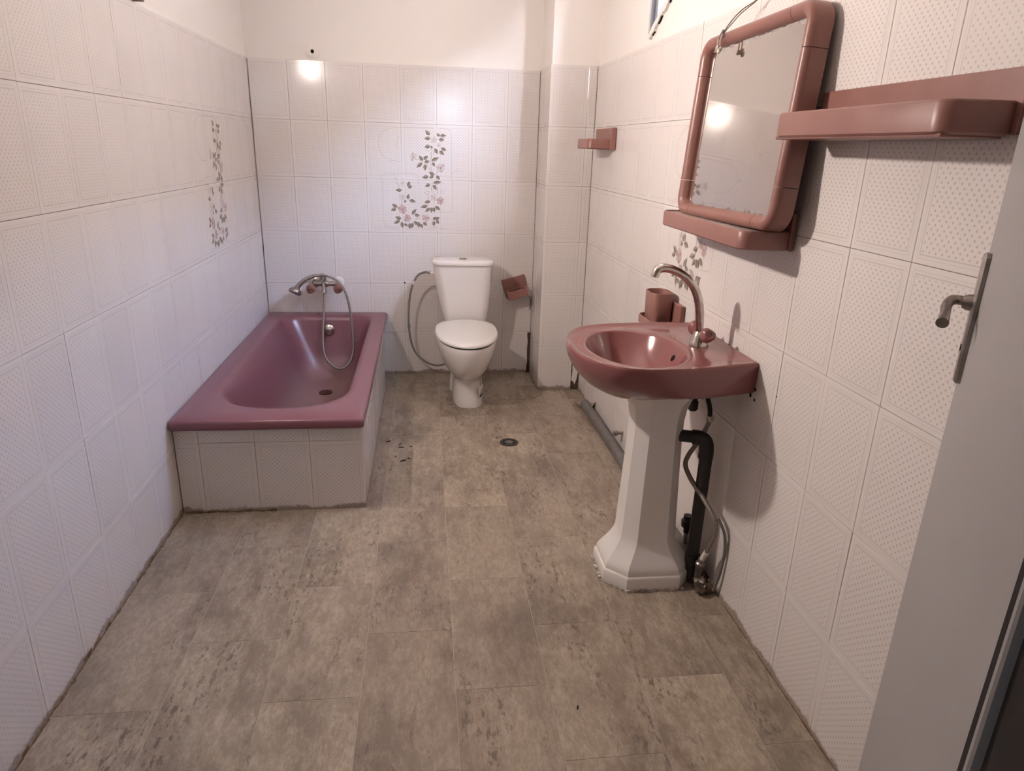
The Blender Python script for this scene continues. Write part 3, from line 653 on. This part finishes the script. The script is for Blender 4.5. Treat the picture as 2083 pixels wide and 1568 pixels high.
# soap dish
ym = -.63; XW = RW(ym)
t = thing('soap_dish', 'small rose plastic soap dish on the right wall near the corner', 'soap dish', (XW, ym, 1.36))
MB().bevbox(XW - .022, XW - .0005, -.785, -.455, 1.360, 1.460, .003).build('back_plate', 'pink', t)
mb = MB(); tray(mb, XW - .128, XW - .020, -.752, -.500, 1.362, 1.408, .006, .025, .008); mb.build('tray', 'pink', t, smooth=True)
for y in (-.56, -.626, -.69): MB().bevbox(XW - .12, XW - .025, y - .006, y + .006, 1.392, 1.404, .002).build('rib', 'pink', t)
# paper holder, hanging crooked
t = thing('paper_holder', 'rose plastic toilet paper holder hanging crooked beside the toilet', 'paper holder', (1.473, 0, 0.555), rot=(0, -math.radians(15.5), 0), world=False)
MB().bevbox(-.072, .072, -.014, -.0005, -.058, .058, .003).build('back_plate', 'pink', t)
mb = MB(); o_ = lambda d, z, r: [(x, y, z) for x, y in rrect(-.066 + d, .066 - d, -.100 + d, -.012 - d * .4, [.002, .002, r, r], 5)]
mb.loft([o_(.004, -.056, .012), o_(0, -.052, .012), o_(0, -.012, .012), o_(.003, -.009, .011), o_(.008, -.010, .008), o_(.010, -.014, .006), o_(.010, -.045, .006)]); mb.build('paper_box', 'pink', t, smooth=True)
for s in (-1, 1): MB().bevbox(s * .053 - .009, s * .053 + .009, -.090, -.03, -.03, -.008, .003).build('roller_end', 'pink', t)
mb = MB(); mb.tube([(.058, -.003, -.056), (.071, -.003, -.085), (.070, -.003, -.13), (.052, -.003, -.165)], .003, 8); mb.build('loose_cord', 'greyhose', t, smooth=True)
# tumbler in its holder
t = thing('cup_holder', 'rose plastic tumbler holder fixed to the wall behind the sink', 'cup holder', (RW(-1.72), -1.72, 0.74))
XW = RW(-1.72)
MB().bevbox(XW - .018, XW - .0005, -1.842, -1.600, 0.745, 0.838, .003).build('back_plate', 'pink', t)
mb = MB(); tray(mb, 1.738, XW - .016, -1.800, -1.632, 0.738, 0.772, .004, .03, .012); mb.build('tray', 'pink', t, smooth=True)
t = thing('tumbler', 'square rose plastic tumbler standing in its wall holder', 'cup', (1.793, -1.716, 0.75))
oc = lambda d, z: [(x, y, z) for x, y in rrect(1.749 + d, 1.835 - d, -1.776 + d, -1.660 - d, .030 - d * .5, 6)]
MB().loft([oc(.005, .7505), oc(.003, .753), oc(0, .868), oc(.001, .870), oc(.003, .870), oc(.0045, .866), oc(.007, .757)]).build('cup', 'pink', t, smooth=True)

# ------------------------------------------------------------------ mirror, leaning on its shelf
GW, GH = 0.2875, 0.2275
t = thing('wall_mirror', 'square old mirror in a rounded rose plastic frame leaning above the shelf', 'mirror', (1.792, -2.214, 1.4325), rot=(0, 0, 0), world=False)
tilt = math.atan2(0.030, 0.43)
t.rotation_euler = (Matrix.Rotation(ANG, 3, 'Z') @ Matrix.Rotation(-tilt, 3, 'X') @ Matrix.Rotation(math.radians(-1.0), 3, 'Y')).to_euler()
MB().box(-GW, GW, 0.004, 0.010, -GH, GH).build('mirror_glass', 'mirror', t)
prof = [(.000, .006), (.0, -.002), (.004, -.010), (.010, -.016), (.018, -.019), (.026, -.018), (.033, -.012), (.036, -.003), (.0365, .02), (.0365, .036), (.030, .038), (.004, .030)]
hw, hh, cr = GW - .003, GH - .003, .022
def arc_pts(cx, cz, a0, n=7): return [((cx + cr * math.cos(math.radians(a0 + 90 * k / n)), cz + cr * math.sin(math.radians(a0 + 90 * k / n))), (math.cos(math.radians(a0 + 90 * k / n)), math.sin(math.radians(a0 + 90 * k / n)))) for k in range(n + 1)]
corners = [arc_pts(hw - cr, hh - cr, 0), arc_pts(-hw + cr, hh - cr, 90), arc_pts(-hw + cr, -hh + cr, 180), arc_pts(hw - cr, -hh + cr, 270)]
def sweep(seq, name):
    MB().loft([[(p[0] + n[0] * o, d, p[1] + n[1] * o) for o, d in prof] for p, n in seq]).build(name, 'pink', t, smooth=True, angle=50)
EXT = [.045, .045, .045, .045]
for i in range(4):
    c = corners[i]; (pa, na), (pb, nb) = c[0], c[-1]
    ta, tb = (-na[1], na[0]), (-nb[1], nb[0])
    e = .048
    sa = ((pa[0] - ta[0] * e, pa[1] - ta[1] * e), na); sb_ = ((pb[0] + tb[0] * e, pb[1] + tb[1] * e), nb)
    sweep([sa] + c + [sb_], 'frame_corner')
    nx = corners[(i + 1) % 4]; (pc, ncn) = nx[0]
    g = .0016
    s0 = ((pb[0] + tb[0] * (e + g), pb[1] + tb[1] * (e + g)), nb); s1 = ((pc[0] - tb[0] * (e + g), pc[1] - tb[1] * (e + g)), ncn)
    sweep([s0, s1], 'frame_bar')
# twisted wires that tie the mirror up
t = thing('mirror_wire', 'thin twisted wires with a pale clip tied over the mirror top', 'wire', (1.80, -2.06, 1.70))
MB().tube([(1.842, -2.166, 1.775), (1.825, -2.160, 1.752), (1.808, -2.110, 1.735), (1.795, -2.078, 1.712), (1.787, -2.060, 1.692), (1.782, -2.048, 1.676)], .0016, 6).build('wire', 'wire', t)
MB().tube([(1.842, -2.166, 1.775), (1.825, -2.158, 1.750), (1.806, -2.115, 1.727), (1.792, -2.092, 1.704), (1.786, -2.072, 1.690), (1.782, -2.050, 1.674)], .0014, 6).build('wire', 'wire', t)
for dy in (-.009, .009): MB().tube([(1.782, -2.052 + dy * .5, 1.682), (1.776, -2.052 + dy, 1.665), (1.776, -2.055 + dy, 1.645)], .0022, 6).build('wire_tail', 'wireclear', t)
MB().tube([(1.783, -2.060, 1.690), (1.780, -2.050, 1.678), (1.779, -2.045, 1.669)], .0042, 8).build('twist', 'wire', t, smooth=True)
mb = MB(); rr = random.Random(4)
for k in range(9):
    a = (1.773 + rr.uniform(-.003, .003), -2.057 + rr.uniform(-.016, .016), 1.640 + rr.uniform(-.008, .006)); s = rr.uniform(.004, .007)
    mb.bevbox(a[0] - s * .6, a[0] + s * .6, a[1] - s, a[1] + s, a[2] - s, a[2] + s, s * .4, seg=1)
mb.build('clip', 'crumb', t, smooth=True)
MB().lathe([(.016, 0), (.013, .006), (.006, .010), (0, .010)], (RW(-2.17) - .0, -2.17, 1.782), (-1, 0, 0), 12).build('wall_anchor', 'plaster', t, smooth=True)

# ------------------------------------------------------------------ wash basin and pedestal
SX, SY = 1.558, -2.212
OUT = [(1.8605, -2.408), (1.757, -2.436), (1.665, -2.455), (1.578, -2.463), (1.510, -2.461), (1.451, -2.440), (1.402, -2.388), (1.364, -2.307), (1.352, -2.215), (1.360, -2.132), (1.385, -2.062), (1.431, -1.995), (1.509, -1.957), (1.598, -1.940), (1.687, -1.930), (1.778, -1.926), (1.857, -1.930)]
dense = []
for i in range(len(OUT) - 1):
    p0, p1, p2, p3 = OUT[max(i - 1, 0)], OUT[i], OUT[i + 1], OUT[min(i + 2, len(OUT) - 1)]
    for k in range(8):
        u = k / 8; dense.append(tuple(.5 * (2 * p1[c] + (-p0[c] + p2[c]) * u + (2 * p0[c] - 5 * p1[c] + 4 * p2[c] - p3[c]) * u * u + (-p0[c] + 3 * p1[c] - 3 * p2[c] + p3[c]) * u ** 3) for c in (0, 1)))
dense.append(OUT[-1])
def out_r(a):
    dx, dy = math.cos(a), math.sin(a); best = None; pts = dense + [dense[0]]
    for p, q in zip(pts[:-1], pts[1:]):
        ex, ey = q[0] - p[0], q[1] - p[1]; den = dx * ey - dy * ex
        if abs(den) < 1e-12: continue
        tt = ((p[0] - SX) * ey - (p[1] - SY) * ex) / den; ss = ((p[0] - SX) * dy - (p[1] - SY) * dx) / den
        if tt > 0 and -1e-6 <= ss <= 1 + 1e-6: best = tt if best is None else max(best, tt)
    return best
NA = 144
ANGS = [2 * PI * k / NA for k in range(NA)]
for cx_, cy_ in (OUT[0], OUT[-1]):      # keep the two wall corners crisp
    a = math.atan2(cy_ - SY, cx_ - SX) % (2 * PI); i = min(range(NA), key=lambda k: abs(ANGS[k] - a)); ANGS[i] = a
RO = [out_r(a) for a in ANGS]
def bas_r(a): return 1 / math.sqrt((math.cos(a) / .146) ** 2 + (math.sin(a) / .201) ** 2)
RB = [bas_r(a) for a in ANGS]
def sring(f): return [(SX + math.cos(a) * r, SY + math.sin(a) * r, z) for a, (r, z) in zip(ANGS, [f(i) for i in range(NA)])]
rings = []
for s_ in (.12, .2, .35, .5, .65, .78, .88, .95, .985, 1.0): rings.append(sring(lambda i: (RB[i] * s_, .7945 - .128 * (1 - s_ ** 2.5))))
rings.append(sring(lambda i: (RB[i] + .004, .7965)))
for s_, z in ((.12, .797), (.4, .797), (.68, .7975), (.82, .800), (.90, .8045), (.955, .8055), (.985, .803), (1.0, .797)): rings.append(sring(lambda i: (RB[i] + .004 + (RO[i] - RB[i] - .004) * s_, z)))
def wall_k(a): c = math.cos(a); return max(0, min(1, (c + .15) / .7))
def under(i, f, zt, zw, inset):
    k = wall_k(ANGS[i]); return (RO[i] * (f * (1 - k) + k * inset), zt * (1 - k) + zw * k)
for f, zt, zw, ins in ((.998, .786, .785, .999), (.975, .766, .755, .996), (.93, .745, .728, .992), (.85, .722, .716, .985), (.74, .700, .708, .93), (.62, .684, .700, .80), (.50, .674, .688, .62), (.40, .669, .674, .44)): rings.append(sring(lambda i: under(i, f, zt, zw, ins)))
t = thing('wash_basin', 'rose pink ceramic wash basin fixed to the right wall', 'sink', (1.62, -2.2, 0.67))
MB().loft(rings).build('basin', 'sink', t, smooth=True, angle=55)
MB().lathe([(.0115, -.002), (.0115, .0012), (.010, .0018), (0, .0018)], (1.6858, -2.200, .757), (-.87, -.05, .49), 18).build('overflow_hole', 'dark', t, smooth=True)
MB().lathe([(0, .002), (.018, .002), (.022, .004), (.024, .0)], (SX, SY, .667), (0, 0, 1), 20).build('drain', 'chrome', t, smooth=True)
t = thing('sink_pedestal', 'white faceted ceramic pedestal standing under the pink basin', 'pedestal', (1.655, -2.19, 0))
def octa(hx, hy, ch, z, cx=1.655, cy=-2.19):
    return [(cx + x, cy + y, z) for x, y in ((hx, -hy + ch), (hx, hy - ch), (hx - ch, hy), (-hx + ch, hy), (-hx, hy - ch), (-hx, -hy + ch), (-hx + ch, -hy), (hx - ch, -hy))]
PR = [(.150, .131, .062, 0), (.152, .133, .063, .006), (.152, .133, .063, .042), (.149, .130, .061, .048), (.144, .125, .059, .051), (.1435, .1245, .058, .062), (.140, .121, .057, .072), (.131, .113, .054, .086), (.117, .102, .050, .106), (.104, .0925, .046, .126), (.0955, .0865, .043, .144), (.0915, .083, .0415, .160),
      (.088, .080, .040, .25), (.083, .076, .038, .38), (.079, .074, .037, .50), (.079, .075, .037, .56), (.084, .080, .040, .60), (.094, .092, .045, .632), (.108, .108, .052, .653), (.115, .115, .055, .6675)]
MB().loft([octa(*p) for p in PR]).build('pedestal_shell', 'white', t, smooth=True, angle=28)
mb = MB(); rr = random.Random(9)
for k in range(26):
    u = k / 25; 
    if u < .5: q = u / .5; x, y = 1.503 + .062 * max(0, (q - .6) / .4), -2.12 - .2 * q
    else: q = (u - .5) / .5; x, y = 1.565 + .19 * q, -2.323
    s = rr.uniform(.003, .007); mb.bevbox(x - s * 1.4, x + s * 1.4, y - s, y + s, -.0005, rr.uniform(.004, .012), .0012, seg=1)
mb.build('mortar_seam', 'crumb', t)
# basin tap
t = thing('basin_tap', 'chrome swan-neck tap with two pink knobs on the wash basin', 'tap', (1.762, -2.200, .80))
MB().lathe([(.030, -.0005), (.030, .004), (.027, .012), (.024, .024), (.020, .036), (.015, .045), (.0, .048)], (1.762, -2.200, .798), (0, 0, 1), 20).build('body', 'chrome', t, smooth=True)
MB().tube([(1.760, -2.2, .835), (1.757, -2.2, .87), (1.753, -2.2, .905), (1.741, -2.2, .950), (1.722, -2.2, .984), (1.693, -2.2, 1.011), (1.660, -2.2, 1.028), (1.630, -2.2, 1.035), (1.612, -2.2, 1.031), (1.604, -2.2, 1.018), (1.602, -2.2, 1.008)], [.012, .013, .0135, .0135, .013, .0125, .0125, .013, .0135, .0125, .012], 14).build('spout', 'chrome', t, smooth=True)
for s in (-1, 1):
    ax = (.06, s * 1.0, .55)
    MB().tube([(1.763, -2.200 + s * .012, .818), (1.764, -2.200 + s * .030, .832)], .0115, smooth=0).build('valve_neck', 'chrome', t, smooth=True)
    MB().lathe([(.010, -.004), (.013, .004), (.019, .014), (.0225, .026), (.022, .034), (.015, .041), (.008, .040), (.007, .037), (0, .037)], (1.764, -2.200 + s * .027, .829), ax, 24, lobes=3, lobe=.08).build('knob', 'sink', t, smooth=True)

# ------------------------------------------------------------------ pipework under the basin
t = thing('waste_pipe', 'black plastic waste pipe with elbow running down behind the pedestal', 'pipe', (1.80, -2.28, 0))
MB().tube([(1.69, -2.218, .512), (1.778, -2.248, .510)], .0195, 18, smooth=0).build('outlet_pipe', 'black', t, smooth=True)
MB().tube([(1.760, -2.242, .510), (1.780, -2.249, .510), (1.798, -2.258, .500), (1.803, -2.262, .476), (1.803, -2.264, .445)], .0235, 18, smooth=4).build('elbow', 'black', t, smooth=True)
MB().tube([(1.803, -2.268, .46), (1.798, -2.272, .02)], .0205, 18, smooth=0).build('down_pipe', 'black', t, smooth=True)
MB().tube([(1.800, -2.271, .10), (1.798, -2.272, .012)], .0245, 18, smooth=0).build('socket', 'black', t, smooth=True)
t = thing('floor_pipe', 'grey plastic pipe lying along the foot of the right wall', 'pipe', (1.80, -1.4, 0))
py = [-.66, -1.0, -1.4, -1.8, -2.08]
MB().tube([(RW(y) - .034, y, .0265) for y in py], .0255, 18, smooth=0).build('pipe', 'greypvc', t, smooth=True)
MB().tube([(RW(-2.05) - .034, -2.05, .0285), (RW(-2.2) - .036, -2.20, .0285)], .0283, 18, smooth=0).build('socket', 'greypvc', t, smooth=True)
t = thing('angle_valve', 'small dull metal valve on the wall left of the pedestal', 'valve', (RW(-1.26), -1.26, .10))
mb = MB(); XV = RW(-1.26); mb.tube([(XV - .0005, -1.26, .105), (XV - .03, -1.26, .105)], .007, smooth=0); mb.lathe([(.012, 0), (.013, .006), (.013, .016), (.010, .022), (0, .022)], (XV - .026, -1.26, .105), (-1, 0, 0), 8); mb.build('stem', 'dullchrome', t, smooth=True)
t = thing('stop_valve', 'black capped stop valve beside the foot of the waste pipe', 'valve', (1.828, -2.13, .10))
MB().lathe([(.011, 0), (.011, .02), (.021, .024), (.022, .046), (.016, .05), (.015, .066), (0, .068)], (1.828, -2.135, .10), (0, 0, 1), 12).build('cap', 'black', t, smooth=True)
MB().tube([(1.828, -2.135, .0), (1.828, -2.135, .11)], .009, smooth=0).build('riser', 'dullchrome', t, smooth=True)
t = thing('drain_trap_nut', 'black hanging plastic fitting under the back of the basin', 'fitting', (1.826, -2.07, .53))
MB().lathe([(.006, .125), (.006, .06), (.012, .055), (.013, .035), (.017, .032), (.017, .006), (.013, 0), (0, 0)], (1.822, -2.075, .535), (0, 0, 1), 12).build('fitting_body', 'black', t, smooth=True)
t = thing('flexible_hose', 'braided flexible water hose curling down beside the black waste pipe', 'hose', (1.82, -2.3, .05))
MB().tube([(1.800, -2.200, .70), (1.808, -2.203, .64), (1.812, -2.226, .605), (1.812, -2.238, .578)], .0075, 10).build('rubber_end', 'black', t, smooth=True)
MB().lathe([(.010, .022), (.013, .02), (.013, .006), (.010, 0), (0, 0)], (1.812, -2.240, .560), (0, .05, 1), 10).build('coupling', 'chrome', t, smooth=True)
MB().tube([(1.812, -2.240, .562), (1.790, -2.236, .50), (1.768, -2.214, .435), (1.764, -2.208, .395), (1.775, -2.240, .36), (1.795, -2.305, .325), (1.812, -2.360, .285), (1.818, -2.374, .24), (1.815, -2.352, .175), (1.812, -2.328, .125)], .0078, 10).build('hose', 'steel', t, smooth=True)
MB().tube([(1.8135, -2.342, .152), (1.811, -2.324, .115)], .0095, smooth=0).build('crimp', 'seat', t, smooth=True)
MB().lathe([(.008, .05), (.010, .046), (.011, .03), (.016, .026), (.016, .010), (.013, .006), (.013, -.03), (0, -.03)], (1.810, -2.312, .07), (0, -.18, 1), 10).build('nut', 'dullchrome', t, smooth=True)
t = thing('thin_hose', 'thin dark hose hanging along the wall beside the braided hose', 'hose', (1.85, -2.37, .03))
MB().tube([(1.824, -2.366, .285), (1.836, -2.376, .262), (1.846, -2.384, .23), (1.850, -2.388, .17), (1.848, -2.380, .09), (1.842, -2.365, .02)], .005, 8).build('hose', 'greyhose', t, smooth=True)
rr = random.Random(21)
def rubble(name, label, cx, cy, n, spread, mats, hz=.03, grp=None):
    mb = MB()
    for k in range(n):
        x, y = cx + rr.uniform(-1, 1) * spread[0], cy + rr.uniform(-1, 1) * spread[1]; s = rr.uniform(.008, .022)
        bm = bmesh.new(); bmesh.ops.create_icosphere(bm, subdivisions=1, radius=s)
        for v in bm.verts: v.co = Vector((v.co.x * rr.uniform(.8, 1.3) + x, v.co.y * rr.uniform(.8, 1.3) + y, max(0, v.co.z * .8 + rr.uniform(.3, 1) * hz * .5)))
        bm.verts.index_update(); mb.add([v.co[:] for v in bm.verts], [[v.index for v in f.verts] for f in bm.faces], rr.randrange(len(mats))); bm.free()
    o = mb.build(name, mats); o['kind'] = 'stuff'; tag(o, label, 'rubble'); return o
rubble('mortar_rubble', 'dark crumbled mortar heaped around the pipes behind the pedestal', 1.826, -2.315, 34, (.024, .045), ['mortar', 'mortar', 'mortar', 'mortar', 'crumb'], .05)
rubble('plaster_rubble', 'pale crumbs of mortar around the grey pipe socket', 1.835, -2.17, 12, (.015, .05), ['crumb', 'mortar'], .06)
# vinyl torn and curling up over the pipe end
mb = MB(); n = 9; top, bot = [], []
def flap(u, v):
    x = 1.762 + .085 * u + .012 * v; y = -.57 - .20 * v + .02 * u
    z = .0025 + .082 * (v ** 1.2) * (0.35 + .65 * u) + .010 * math.sin(u * 5 + v * 3) * v
    return (x, y, z)
grid = [[flap(i / 8, j / 8) for i in range(9)] for j in range(9)]
vs = [p for r in grid for p in r] + [(p[0], p[1], p[2] - .0018) for r in grid for p in r]; fs = []
for j in range(8):
    for i in range(8):
        a = j * 9 + i; fs.append((a, a + 1, a + 10, a + 9)); fs.append((81 + a, 81 + a + 9, 81 + a + 10, 81 + a + 1))
edge = [i for i in range(9)] + [9 * j + 8 for j in range(1, 9)] + [72 + i for i in range(7, -1, -1)] + [9 * j for j in range(7, 0, -1)]
for a, b in zip(edge, edge[1:] + edge[:1]): fs.append((a, 81 + a, 81 + b, b))
MB().add(vs, fs).build('lifted_vinyl', 'vinyl', fl, smooth=True)
rr = random.Random(31); mb = MB(); y = -1.705
while y > -3.6:
    l = rr.uniform(.012, .04); w = rr.uniform(.002, .007); h = rr.uniform(.002, .006)
    if rr.random() < .25: h = rr.uniform(.008, .02); w = .0025
    mb.loft([[(0, y, 0), (w, y, 0), (0, y, h)], [(0, y - l, 0), (w * rr.uniform(.6, 1.3), y - l, 0), (0, y - l, h * rr.uniform(.4, 1.2))]]); y -= l
y = -2.42
while y > -3.5:
    l = rr.uniform(.012, .04); w = rr.uniform(.001, .0035)
    mb.loft([[(RW(y) - w, y, 0), (RW(y), y, 0), (RW(y), y, w)], [(RW(y) - w, y - l, 0), (RW(y), y - l, 0), (RW(y), y - l, w)]]); y -= l
o = mb.build('grime_seam', 'grime', fl); o['kind'] = 'stuff'
# floor drain
t = thing('floor_drain', 'round black floor drain with a slotted grate in the vinyl floor', 'drain', (1.324, -1.106, 0))
MB().lathe([(.046, 0), (.046, .003), (.042, .0045), (.038, .003), (0, .002)], (1.324, -1.106, 0), (0, 0, 1), 32).build('rim', 'drain', t, smooth=True)
for k in range(12):
    a = 2 * PI * k / 12; x, y = 1.324 + .028 * math.cos(a), -1.106 + .028 * math.sin(a)
    MB().lathe([(.0048, .0028), (.0048, .0034), (0, .0034)], (x, y, 0), (0, 0, 1), 8).build('slot', 'dark', t)
MB().lathe([(.018, .003), (.016, .0055), (0, .006)], (1.324, -1.106, 0), (0, 0, 1), 20).build('grate_boss', 'greypvc', t, smooth=True)
# capped pipe opening above the tiles
t = thing('pipe_cap', 'round white plastic pipe cover with dark hole on the back wall', 'pipe cover', (0.345, TT, 1.812))
MB().lathe([(.037, -.001), (.036, .006), (.028, .010), (.012, .012), (.0105, .012), (.0105, .004), (0, .004)], (0.345, TT, 1.812), (0, -1, 0), 28).build('cover', 'paint', t, smooth=True)
MB().lathe([(.0098, .0045), (.0098, .006), (.0045, .006), (.004, .010), (0, .010)], (0.343, TT, 1.812), (0, -1, 0), 14).build('bore', 'dark', t, smooth=True)
# flakes of dirt on the floor
for k, (x, y, l, a) in enumerate(((.743, -1.063, .014, .2), (.800, -1.100, .009, .6), (.806, -1.135, .013, -.3), (.820, -1.284, .017, .5), (.845, -1.262, .007, 0), (.785, -1.235, .006, 1), (.852, -1.128, .007, -.6), (1.306, -2.791, .008, 1.2))):
    ca, sa = math.cos(a), math.sin(a)
    pts = [(x + ca * l * p - sa * l * q, y + sa * l * p + ca * l * q) for p, q in ((-1, -.1), (-.3, -.28), (.5, -.2), (1, .1), (.3, .3), (-.5, .2))]
    o = MB().prism([(px - x, py - y) for px, py in pts], 'z', 0, .0025).build('dirt_flake', 'dark', None); o.location = (x, y, .0002)
    tag(o, 'tiny dark flake of dirt on the floor beside the bathtub' if k < 7 else 'tiny dark speck on the near vinyl floor', 'dirt', 'dirt flakes on the floor')

# ------------------------------------------------------------------ the open door
hx, hy, fx, fy = 1.307, -3.83, 1.786, -3.194
DW = math.hypot(fx - hx, fy - hy); da = math.atan2(fy - hy, fx - hx)
d = bpy.data.objects.new('door_1', None); link(d); d.location = (hx, hy, 0.008); d.rotation_euler = (0, 0, da); struct(d)
MB().bevbox(0.0, DW, -.04, 0, 0, 2.0, .002, seg=1).build('door_leaf', 'door', d)
HX, HZ = DW - .048, 1.122
h = MB(); 
prf = [(-.0165, -.094), (-.0165, .094), (-.010, .100), (.010, .100), (.0165, .094), (.0165, -.094), (.010, -.100), (-.010, -.100)]
h.loft([[(HX + x, .0005, HZ + z) for x, z in prf], [(HX + x, .006, HZ + z) for x, z in prf], [(HX + x * .7, .0095, HZ + z * .97) for x, z in prf]])
hp = h.build('door_handle', 'dullchrome', d, smooth=True, angle=30)
lv = MB(); lv.lathe([(.013, .006), (.012, .016), (.009, .022), (0, .022)], (HX, 0, HZ + .025), (0, 1, 0), 14)
lv.tube([(HX, .012, HZ + .025), (HX, .026, HZ + .027), (HX - .008, .036, HZ + .027), (HX - .028, .042, HZ + .022), (HX - .055, .043, HZ + .012), (HX - .078, .045, HZ + .004)], [.0075, .0075, .0080, .0075, .0070, .0088], 12)
lv.build('lever', 'dullchrome', hp, smooth=True)
MB().lathe([(.0055, .0095), (.0055, .0105), (0, .0105)], (HX, 0, HZ - .045), (0, 1, 0), 10).build('keyhole', 'dark', hp)

for o in bpy.data.objects:
    if '_w' in o: del o['_w']
